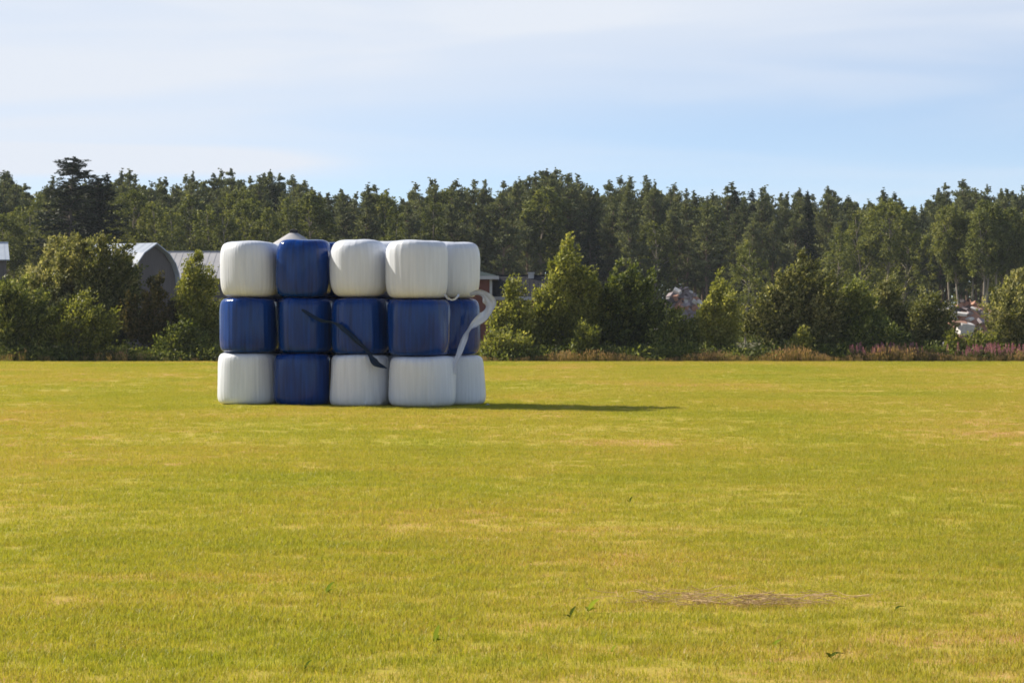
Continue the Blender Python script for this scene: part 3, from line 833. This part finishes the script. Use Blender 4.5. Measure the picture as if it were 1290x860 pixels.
# curved-roof barn: local x across the gable, local y along the ridge (away from the gable)
Zb = 150.0
beta = R(30)
apex_h = H(306, Zb)
barn = empty('barn', (X(193, Zb), Zb, 0), math.atan2(math.sin(beta), -math.cos(beta)) - R(90))
hwb = 2.45
half = [(hwb*.54, apex_h - .66), (hwb*.81, apex_h - 1.30), (hwb*.96, apex_h - 2.0), (hwb, apex_h - 2.7)]
prof = [(-x, z) for x, z in half[::-1]] + [(0, apex_h)] + half
mb = MB(); mb.prism([(-hwb, -.1), (hwb, -.1)] + [(x*.97, z - .12) for x, z in prof[::-1]], 0.0, 4.8)
mb.build('wall', M_BOARD, barn)
mb = MB()
for j in range(8):
    (xa, za), (xb, zb_) = prof[j], prof[j + 1]
    mb.slab((xa, -.35, za), (xb, -.35, zb_), (xb, 5.1, zb_), (xa, 5.1, za), .07)
rf = mb.build('roof', M_ROOF, barn)
for sgn in (-1, 1):
    mb = MB()
    ribs(mb, (sgn*hwb*.02, -.3, apex_h - .02), (sgn*hwb*.02, 5.0, apex_h - .02), (sgn*hwb*.50, 0, -.62), 9)
    mb.build('seam', M_ROOF, rf)
mb = MB(); mb.box(-.75, .75, -.05, .02, .0, 2.4); dr = mb.build('door', M_BOARD, barn)
mb = MB(); mb.box(-.35, .35, -.06, .02, 4.1, 4.9); mb.build('window', M_GLASS, barn)
tag(barn, 'weathered grey board barn with curved metal roof behind the bushes', 'barn', 'farm buildings beyond the hedge')

def gable_shed(name, x0, x1, yr, ye, Z, depth, mroof, mwall, label, nrib, rz=0.0, group='farm buildings beyond the hedge', fascia=None):
    """long building, ridge across the view; x0..x1 in px"""
    xa, xb = X(x0, Z), X(x1, Z); L = xb - xa; hr, he = H(yr, Z), H(ye, Z)
    root = empty(name, ((xa + xb) / 2, Z, 0), rz)
    mb = MB(); mb.add([(-L/2+.2, -depth/2+.3, -.1), (L/2-.2, -depth/2+.3, -.1), (L/2-.2, depth/2-.3, -.1), (-L/2+.2, depth/2-.3, -.1),
                       (-L/2+.2, -depth/2+.3, he), (L/2-.2, -depth/2+.3, he), (L/2-.2, depth/2-.3, he), (-L/2+.2, depth/2-.3, he), (-L/2+.2, 0, hr-.15), (L/2-.2, 0, hr-.15)],
                      [(0,1,5,4), (1,2,6,9,5), (2,3,7,6), (3,0,4,8,7), (4,5,9,8), (6,7,8,9)])
    mb.build('wall', mwall, root)
    mb = MB(); mb.slab((-L/2, -depth/2, he), (L/2, -depth/2, he), (L/2, 0, hr), (-L/2, 0, hr), .08)
    mb.slab((-L/2, .02, hr), (L/2, .02, hr), (L/2, depth/2, he), (-L/2, depth/2, he), .08)
    roof = mb.build('roof', mroof, root)
    if nrib:
        mb = MB(); ribs(mb, (-L/2, -.01, hr), (L/2, -.01, hr), (0, -depth/2, he - hr), nrib); mb.build('seam', mroof, roof)
    mb = MB(); mb.box(-L/2 - .02, L/2 + .02, -.12, .13, hr - .06, hr + .05); mb.build('ridge_cap', mroof, roof)
    if fascia:
        mb = MB(); mb.box(-L/2, L/2, -depth/2 - .06, -depth/2 - .004, he - .24, he - .02); mb.build('fascia', fascia, roof)
    tag(root, label, 'building', group)
    return root
gable_shed('metal_roof_shed', 202, 420, 317, 352, 166, 9.5, M_ROOF2, M_BOARD, 'long shed with pale sheet-metal roof beside the grey barn', 26)
gable_shed('metal_roof_shed', -150, 8.5, 305, 328, 152, 7.0, M_ROOF, M_BOARD, 'shed with bluish metal roof half hidden behind the big pale willow', 14, R(14))
wing = gable_shed('house_wing', 617, 690, 347, 374, 152, 8.0, M_DARKROOF, M_RED, 'low red wing with dark corrugated roof adjoining the red house', 14, fascia=M_TRIM)
xc = X(669, 152) - X(653.5, 152)
mb = MB(); mb.box(xc - .18, xc + .18, -.6, -.1, H(352, 152), H(347, 152) + .12); mb.box(xc - .23, xc + .23, -.65, -.05, H(347, 152) + .12, H(347, 152) + .2)
mb.build('chimney', M_TRIM, wing)

# red house with hip roof
Zh = 146.0
xr, xl = X(619.5, Zh), X(520, Zh); cxh = (xl + xr) / 2; hwl = (xr - xl) / 2; he_ = H(350, Zh); dh = 4.0
house = empty('red_house', (cxh, Zh + dh, 0))
mb = MB(); mb.box(-hwl, hwl, -dh, dh, -.1, he_); wall = mb.build('wall', M_RED, house)
ov = .42
mb = MB(); a = (-hwl-ov, -dh-ov, he_+.12); b = (hwl+ov, -dh-ov, he_+.12); c = (hwl+ov, dh+ov, he_+.12); d = (-hwl-ov, dh+ov, he_+.12)
rh = H(331, Zh); e = (-hwl+2.6, 0, rh); f_ = (hwl-2.6, 0, rh)
mb.add([a, b, c, d, e, f_], [(0,1,5,4), (1,2,5), (2,3,4,5), (3,0,4), (3,2,1,0)])
rf = mb.build('roof', M_GREENROOF, house)
mb = MB(); mb.box(-hwl-ov-.02, hwl+ov+.02, -dh-ov-.04, dh+ov+.04, he_-.10, he_+.115); mb.build('fascia', M_TRIM, rf)
for sx in (-1, 1):
    for sy in (-1, 1):
        x = sx * hwl; y = sy * dh
        mb = MB(); mb.box(min(x - sx*.14, x + sx*.025), max(x - sx*.14, x + sx*.025), min(y - sy*.14, y + sy*.025), max(y - sy*.14, y + sy*.025), -.1, he_ - .104)
        mb.build('corner_board', M_TRIM, house)
for xx in (-1.6, .6):
    mb = MB(); mb.box(xx - .55, xx + .55, -dh - .05, -dh - .004, 1.3, 2.5); fr = mb.build('window', M_TRIM, house)
    mb = MB(); mb.box(xx - .45, xx + .45, -dh - .06, -dh - .052, 1.4, 2.4); mb.build('pane', M_GLASS, fr)
tag(house, 'red house with grey-green hip roof and white eaves behind the bales', 'house', 'farm buildings beyond the hedge')

# silo with a conical cap, its top showing above the stack
Zs = 172.0
silo = empty('silo', (X(370, Zs), Zs, 0))
ha = H(292.5, Zs)
mb = MB(); mb.lathe([(1.72, -.1), (1.72, 2.2), (1.75, 2.22), (1.75, 2.3), (1.72, 2.32), (1.72, 4.6), (1.75, 4.62), (1.75, 4.7), (1.72, 4.72), (1.72, ha - 1.05)], 40); mb.build('wall', M_ROOF2, silo)
mb = MB(); mb.lathe([(1.9, ha - 1.12), (1.9, ha - 1.05), (.34, ha - .08), (.30, ha - .08)], 40); cp = mb.build('cone_roof', M_ROOF2, silo)
mb = MB(); mb.lathe([(.0, ha - .1), (.30, ha - .1), (.30, ha + .10), (.36, ha + .12), (.0, ha + .28)], 20); mb.build('vent_cap', M_DARKROOF, cp)
tag(silo, 'grey metal silo with conical cap behind the stacked bales', 'silo', 'farm buildings beyond the hedge')

# ------------------------------------------------------------------ rubble heaps
M_RUB1 = simple_mat('mauve_rubble', (0.16, 0.14, 0.15), (0.36, 0.31, 0.32), 3, .9)
M_RUB2 = simple_mat('orange_brick_rubble', (0.26, 0.13, 0.09), (0.44, 0.27, 0.20), 3, .9)
M_RUBW = simple_mat('pale_concrete', (0.45, 0.43, 0.41), (0.62, 0.6, 0.58), 3, .9)
M_RUBD = simple_mat('dark_rubble', (0.05, 0.045, 0.05), (0.12, 0.10, 0.10), 3, .9)
def rubble(label, x0, x1, ytop, Z, seed, mats, n, big):
    r = np.random.default_rng(seed); W = (x1 - x0) * Z / F; Ht = H(ytop, Z); D = W * .6
    root = empty('rubble_heap', (X((x0 + x1)/2, Z), Z, 0))
    NA, NR = 26, 9; V = []; Q = []
    def hz(u, a): return Ht * .93 * (math.cos(min(1, u) * math.pi / 2) ** .8) * (1 + .10 * math.sin(3*a + seed) + .07 * math.sin(7*a + 2*seed))
    for j in range(NR):
        for k in range(NA):
            a = 2*math.pi*k/NA; u = j/(NR-1); V.append((W/2*u*math.cos(a), D/2*u*math.sin(a), hz(u, a) * (1 + r.normal(0, .03)) - .06))
    for j in range(NR-1):
        for k in range(NA): k2 = (k+1) % NA; Q.append((j*NA+k, (j+1)*NA+k, (j+1)*NA+k2, j*NA+k2))
    mb = MB(); mb.add(V, Q); mb.build('heap', mats[0], root)
    for j in range(n):
        a = r.uniform(0, 6.28) if j % 2 else r.uniform(math.pi*1.1, math.pi*1.9); u = math.sqrt(r.uniform(.0, .95))
        s_ = r.uniform(.08, .24) * (big if j % 9 == 0 else 1)
        mb = MB(); sx, sy, sz = s_*r.uniform(.7, 1.6), s_*r.uniform(.6, 1.2), s_*r.uniform(.3, .9)
        mb.box(-sx, sx, -sy, sy, -sz, sz); mb.v = [tuple(np.array(v) * (1 + r.normal(0, .10, 3))) for v in mb.v]
        o = mb.build('block', mats[r.integers(len(mats))], root)
        o.location = (W/2*u*math.cos(a), D/2*u*math.sin(a), hz(u, a) + sz*.3 - .05); o.rotation_euler = r.uniform(-.6, .6, 3) + np.array([0, 0, r.uniform(0, 3)])
    tag(root, label, 'rubble heap', 'rubble heaps beyond the hedge')
    return root
rubble('pale mauve rubble heap showing between two bushes', 812, 906, 366, 142, 3, [M_RUB1, M_RUBW, M_RUB1, M_RUBD, M_RUB2], 170, 1.2)
hp = rubble('orange and white rubble heap below the bare tree trunks', 1160, 1282, 381, 138, 5, [M_RUB2, M_RUBW, M_RUB2, M_RUB1, M_RUBD], 130, 1.8)
for (px, py, w, d, h, m, rz) in [(1216, 414, .42, .3, .34, M_RUBW, .3), (1212, 395.5, .30, .2, .08, M_RUBW, -.2), (1192, 390.5, .22, .2, .1, M_RUBW, .4), (1208, 407, .45, .25, .1, M_RUB2, .1)]:
    mb = MB(); mb.box(-w, w, -d, d, -h, h); o = mb.build('slab', m, hp)
    Zr = 134.2 if py > 400 else 136.5
    o.location = (X(px, Zr) - hp.location.x, Zr - hp.location.y, H(py, Zr)); o.rotation_euler = (.25, .1, rz)

# ------------------------------------------------------------------ forest
def conifer(seed, Ht, kind):
    r = np.random.default_rng(seed)
    C = []; A = []; RR = []; CT = []; paths = []
    bend = r.normal(0, .012, 2); r_exp = r.uniform(.85, 1.6)
    def axis_at(z): return np.array([bend[0] * z * z / Ht * 2 + .12 * math.sin(z * .5 + seed), bend[1] * z * z / Ht * 2 + .12 * math.cos(z * .45 + seed), z])
    if kind == 'pine':
        z = Ht * r.uniform(.30, .42); step = .62; wmax = r.uniform(1.75, 2.7)
    else:
        z = Ht * .07; step = .42; wmax = r.uniform(2.3, 2.9)
    z0 = z
    while z < Ht - .25:
        u = (z - z0) / (Ht - z0)
        if kind == 'pine':
            w = wmax * (min(1, .55 + u * 1.6) if u < .3 else (1.02 - ((u - .3) / .7) ** r_exp))
            nb = 5
        else:
            w = wmax * (1 - u) ** (.9 if kind == 'spruce' else .62) + .12; nb = 7
        for b in range(nb):
            a = r.uniform(0, 6.28); L = w * r.uniform(.50, 1.25)
            el = (r.uniform(.05, .45) + .60 * u) if kind == 'pine' else r.uniform(-.40, -.05) + .5 * u
            d = np.array([math.cos(a) * math.cos(el), math.sin(a) * math.cos(el), math.sin(el)])
            p0 = axis_at(z + r.normal(0, .12)); tip = p0 + d * L + np.array([0, 0, (.18 if kind == 'pine' else .08) * L])
            if L > .7: paths.append((np.stack([p0, (p0 + tip) / 2, tip]), np.array([.035, .025, .01]) * (Ht / 15)))
            m = max(2, int(L / .42)); bt = r.normal(.42, .14)
            for j in range(m):
                s = .28 + .72 * (j + r.uniform(.2, .8)) / m
                C.append(p0 * (1 - s) + tip * s + r.normal(0, .08, 3)); A.append(d); CT.append(bt + .10 * (s - .6))
                RR.append((.36 if kind == 'pine' else .26) * r.uniform(.7, 1.25) * min(1.0, max(.3, L / .8)) * (1 - .45 * max(0, u - .6) if kind == 'pine' else 1))
        z += step * r.uniform(.7, 1.3) * (1 - .45 * u)
    for j in range(3):
        C.append(axis_at(Ht - .12 - .22 * j)); A.append(np.array([0, 0, 1.0])); RR.append(.07 + .05 * j); CT.append(.5)
    C, A, RR, CT = map(np.array, (C, A, RR, CT))
    per = 20
    idx = np.repeat(np.arange(len(C)), per); n = len(idx)
    off = unit(r.normal(size=(n, 3))) * (r.uniform(0, 1, n) ** .45)[:, None] * RR[idx][:, None] * np.array([[1.15, 1.15, .62]])
    V, Q = leaves_np(r, C[idx] + off, unit(A[idx] * .6 + off * 1.6 + r.normal(0, .4, (n, 3)) + np.array([[0, 0, .35 if kind == 'pine' else -.1]])), r.uniform(.18, .40, n) * np.clip(RR[idx] / .3, .45, 1.1), r.uniform(.07, .15, n) * np.clip(RR[idx] / .3, .5, 1.1))
    ti = np.clip(CT[idx] + r.normal(0, .17, n), 0, 1)
    zz = np.linspace(-.1, Ht - .1, 14)
    tr = (np.stack([axis_at(v) for v in zz]), np.linspace(.17 * Ht / 15, .02, 14))
    return V, Q, np.repeat(ti, 4), [tr] + paths

def broadleaf(seed, Ht, low):
    r = np.random.default_rng(seed)
    W = Ht * r.uniform(.26, .36)
    n = int(170 * (Ht / 12))
    C = []
    while len(C) < n:
        t = r.uniform(0, 1); pr = math.sin(math.pi * min(1, t * .84 + .13)) ** .8
        if r.uniform() > pr + .1: continue
        a = r.uniform(0, 6.28); d = r.uniform(.2, 1) ** .5 * pr * (1 + .22 * math.sin(3 * a + seed) * math.sin(9 * t + seed))
        C.append((W / 2 * 1.05 * d * math.cos(a), W / 2 * 1.05 * d * math.sin(a), Ht * (low + (1 - low) * t * .97)))
    C = np.array(C); rad = r.uniform(.32, .68, n) * (1 - .3 * (C[:, 2] / Ht)); ct = r.normal(.42, .17, n)
    per = 34; idx = np.repeat(np.arange(n), per); m = len(idx)
    off = unit(r.normal(size=(m, 3))) * (r.uniform(0, 1, m) ** .5)[:, None] * rad[idx][:, None] * np.array([[.9, .9, 1.25]])
    V, Q = leaves_np(r, C[idx] + off, unit(off * 1.2 + r.normal(0, .5, (m, 3)) + np.array([[.1, 0, -.15]])), r.uniform(.16, .32, m), r.uniform(.10, .18, m))
    ti = np.clip(ct[idx] + r.normal(0, .16, m), 0, 1)
    zz = np.linspace(-.1, Ht * .94, 10)
    tr = (np.stack([.25 * np.sin(zz * .4 + seed), .25 * np.cos(zz * .35 + seed), zz], -1), np.linspace(.155 * Ht / 14, .025, 10))
    paths = [tr]
    for _ in range(26):
        c = C[r.integers(n)]; zb = max(Ht * low * .9, c[2] - r.uniform(.8, 2.2)); p0 = np.array([.25 * math.sin(zb * .4 + seed), .25 * math.cos(zb * .35 + seed), zb])
        paths.append((np.stack([p0, (p0 + c) / 2 + np.array([0, 0, .15]), c]), np.array([.035, .025, .008])))
    return V, Q, np.repeat(ti, 4), paths

PROTO = {}
def make_proto(key, parts, mcrown, mtrunk):
    V, Q, ti, paths = parts
    TV, TQ = tubes_np(paths, 6)
    PROTO[key] = (mesh_np('crown', V, Q, tint=ti, mat=mcrown), mesh_np('trunk', TV, TQ, mat=mtrunk, smooth=True))
NP, NS, NB = 14, 4, 6
for k in range(NP): make_proto(('pine', k), conifer(300 + k, 15.0, 'pine'), M_PINE, M_PBARK)
for k in range(NS): make_proto(('spruce', k), conifer(400 + k, 15.0, 'spruce'), M_SPRUCE, M_BARK)
make_proto(('spruce', 4), conifer(410, 15.0, 'broad'), M_SPRUCE, M_BARK)
make_proto(('spruce', 5), conifer(411, 15.0, 'broad'), M_SPRUCE, M_BARK)
for k in range(NB): make_proto(('birch', k), broadleaf(500 + k, 13.0, [.12, .56, .15, .2, .52, .1][k]), M_BIRCH, M_BBARK)
BASEH = {'pine': 15.0, 'spruce': 15.0, 'birch': 13.0}
MARKS = [(160, 'the big pale willow'), (290, 'the barn and the long shed'), (450, 'the all-blue column of bales'), (612, 'the corner column of bales'), (705, 'the red house and its wing'), (842, 'the tallest bright bush'),
         (935, 'the pale mauve rubble heap'), (1080, 'the large dark round bush'), (1205, 'the feathery and sloping willows'), (9999, 'the orange rubble heap')]
LOOK = {'pine': 'dark Scots pine', 'spruce': 'dark pointed spruce', 'birch': 'light green birch'}
def tree_label(kind, px, Z):
    row = 'front-row' if Z < 231 else 'second-row' if Z < 242 else 'deeper-standing'
    return f"{row} {LOOK[kind]} in the forest behind {next(n for lim, n in MARKS if px < lim)}"
def tree(kind, px, ytop, Z, rnd, wide=1.0, label=None, group=None, k=None):
    n = {'pine': NP, 'spruce': NS, 'birch': NB}[kind]
    cr, tk = PROTO[(kind, rnd.randrange(n) if k is None else k)]
    s = H(ytop, Z) / BASEH[kind]
    root = empty(f'{kind}_tree', (X(px, Z), Z, -.05), rnd.uniform(0, 6.28))
    root.scale = (s * wide, s * wide, s)
    obj('crown', cr, root); obj('trunk', tk, root)
    tag(root, label or tree_label(kind, px, Z), 'tree', group or {'pine': 'forest pines', 'spruce': 'forest spruces', 'birch': 'forest birches'}[kind])
SKY = [(-120, 222), (0, 216), (60, 226), (90, 222), (130, 214), (200, 222), (300, 213), (345, 218), (380, 226), (420, 240), (450, 232), (500, 232), (560, 226), (600, 227), (640, 224), (680, 213),
       (720, 215), (755, 232), (800, 222), (840, 229), (880, 236), (920, 234), (1000, 236), (1080, 240), (1150, 246), (1205, 228), (1250, 236), (1290, 236), (1420, 236)]
def skyline(px): return float(np.interp(px, [p[0] for p in SKY], [p[1] for p in SKY]))
rd = random.Random(4)
tree('spruce', 92, 196, 205, rd, 1.75, 'big broad dark spruce towering over the barn and pale willow', 'single spruces', 4)
tree('spruce', 126, 221, 208, rd, 1.7, 'dark spruce crowded against the biggest broad spruce', 'single spruces', 5)
tree('spruce', 1015, 240, 226, rd, .7, 'narrow almost black spruce among the pale-lit pines', 'single spruces', 1)
for (px, y, Z) in [(18, 262, 212), (42, 250, 216), (5, 270, 206), (168, 240, 214), (192, 248, 210), (214, 258, 208), (238, 243, 216), (262, 255, 210), (285, 262, 209), (312, 252, 214), (338, 262, 210), (362, 246, 216), (392, 240, 217),
                   (497, 258, 214), (543, 244, 226), (565, 232, 240), (1058, 282, 208), (1082, 262, 214), (1118, 252, 212), (1140, 262, 216), (1198, 258, 206), (1240, 252, 204), (1272, 262, 206), (1300, 256, 208), (1222, 268, 212), (1236, 262, 202), (1252, 256, 203), (1262, 272, 207), (1208, 276, 205),
                   (942, 300, 172)]:
    lab = 'pale young birch standing forward of the dark forest edge' if Z < 200 else None
    tree('birch', px, y, Z, rd, rd.uniform(.9, 1.2), lab, 'single birches' if lab else None, (1 if px % 4 else 4) if px > 1190 else None)
n_p = 0
for row, (Z0, dz, jit, step) in enumerate([(226, 6, 14, 27), (236, 0, 13, 24), (248, -5, 12, 22), (262, -5, 13, 20)]):
    px = -24 - row * 5
    while px < 1316:
        y = skyline(px) + abs(rd.gauss(0, jit)) + (7 if row == 0 else 0) + dz
        Z = Z0 + rd.uniform(-4, 4)
        left = px < 430
        u = rd.random()
        kind = 'pine'
        if row < 2 and u < (.16 if left else .07): kind = 'birch'; y += rd.uniform(8, 26)
        elif u > .93: kind = 'spruce'; y += 4
        if not (row == 0 and left and rd.random() < .45):
            tree(kind, px, y, Z, rd, rd.uniform(.85, 1.35) * (.85 if kind == 'spruce' else 1)); n_p += 1
        px += step * rd.uniform(.7, 1.35)
print('forest trees', n_p)

# the deeper wood that reads as one mass
rng = np.random.default_rng(77)
VV = []; QQ = []; TT = []; base = 0; tp = []
for k in range(340):
    px = rng.uniform(-150, 1440); Z = rng.uniform(274, 330); Ht = H(skyline(px) + rng.uniform(12, 34), Z)
    n = 620; t = rng.uniform(.0, 1, n) ** 1.05
    rr = 2.4 * (1.02 - t) ** .6 * np.sqrt(rng.uniform(.1, 1, n)); a = rng.uniform(0, 6.28, n)
    C = np.stack([X(px, Z) + rr * np.cos(a), Z + rr * np.sin(a), t * Ht], -1)
    V, Q = leaves_np(rng, C, unit(rng.normal(size=(n, 3))), rng.uniform(.5, 1.1, n), rng.uniform(.25, .5, n))
    VV.append(V); QQ.append(Q + base); base += len(V); TT.append(np.repeat(np.clip(rng.normal(.4, .2, n), 0, 1), 4))
fo = obj('deep_forest', mesh_np('deep_forest', np.concatenate(VV), np.concatenate(QQ), tint=np.concatenate(TT), mat=M_PINE)); fo['kind'] = 'stuff'
tag(fo, 'dense dark forest interior behind the front rows of trees', 'forest')
P = []; S = []
for _ in range(900):
    px = rng.uniform(-120, 1420); Z = rng.uniform(203, 262); P.append((X(px, Z), Z, -.03)); S.append(rng.uniform(2.0, 4.5))
ub = scatter('forest_undergrowth', P, S, [herb(20 + k) for k in range(3)])
tag(ub, 'low undergrowth between the trunks at the forest edge', 'undergrowth')

# ------------------------------------------------------------------ air
hz = MB(); hz.box(-260, 260, -6, 345, -1.2, 21.5)
m, nd, lk, out = nodes_mat('thin_haze')
pv = nd.new('ShaderNodeVolumePrincipled'); pv.inputs['Color'].default_value = (0.80, 0.88, 1.0, 1); pv.inputs['Density'].default_value = 0.00013
lk.new(pv.outputs[0], out.inputs['Volume'])
haze = hz.build('haze', m); haze['kind'] = 'stuff'
tag(haze, 'thin pale summer haze over the field and the forest', 'haze')
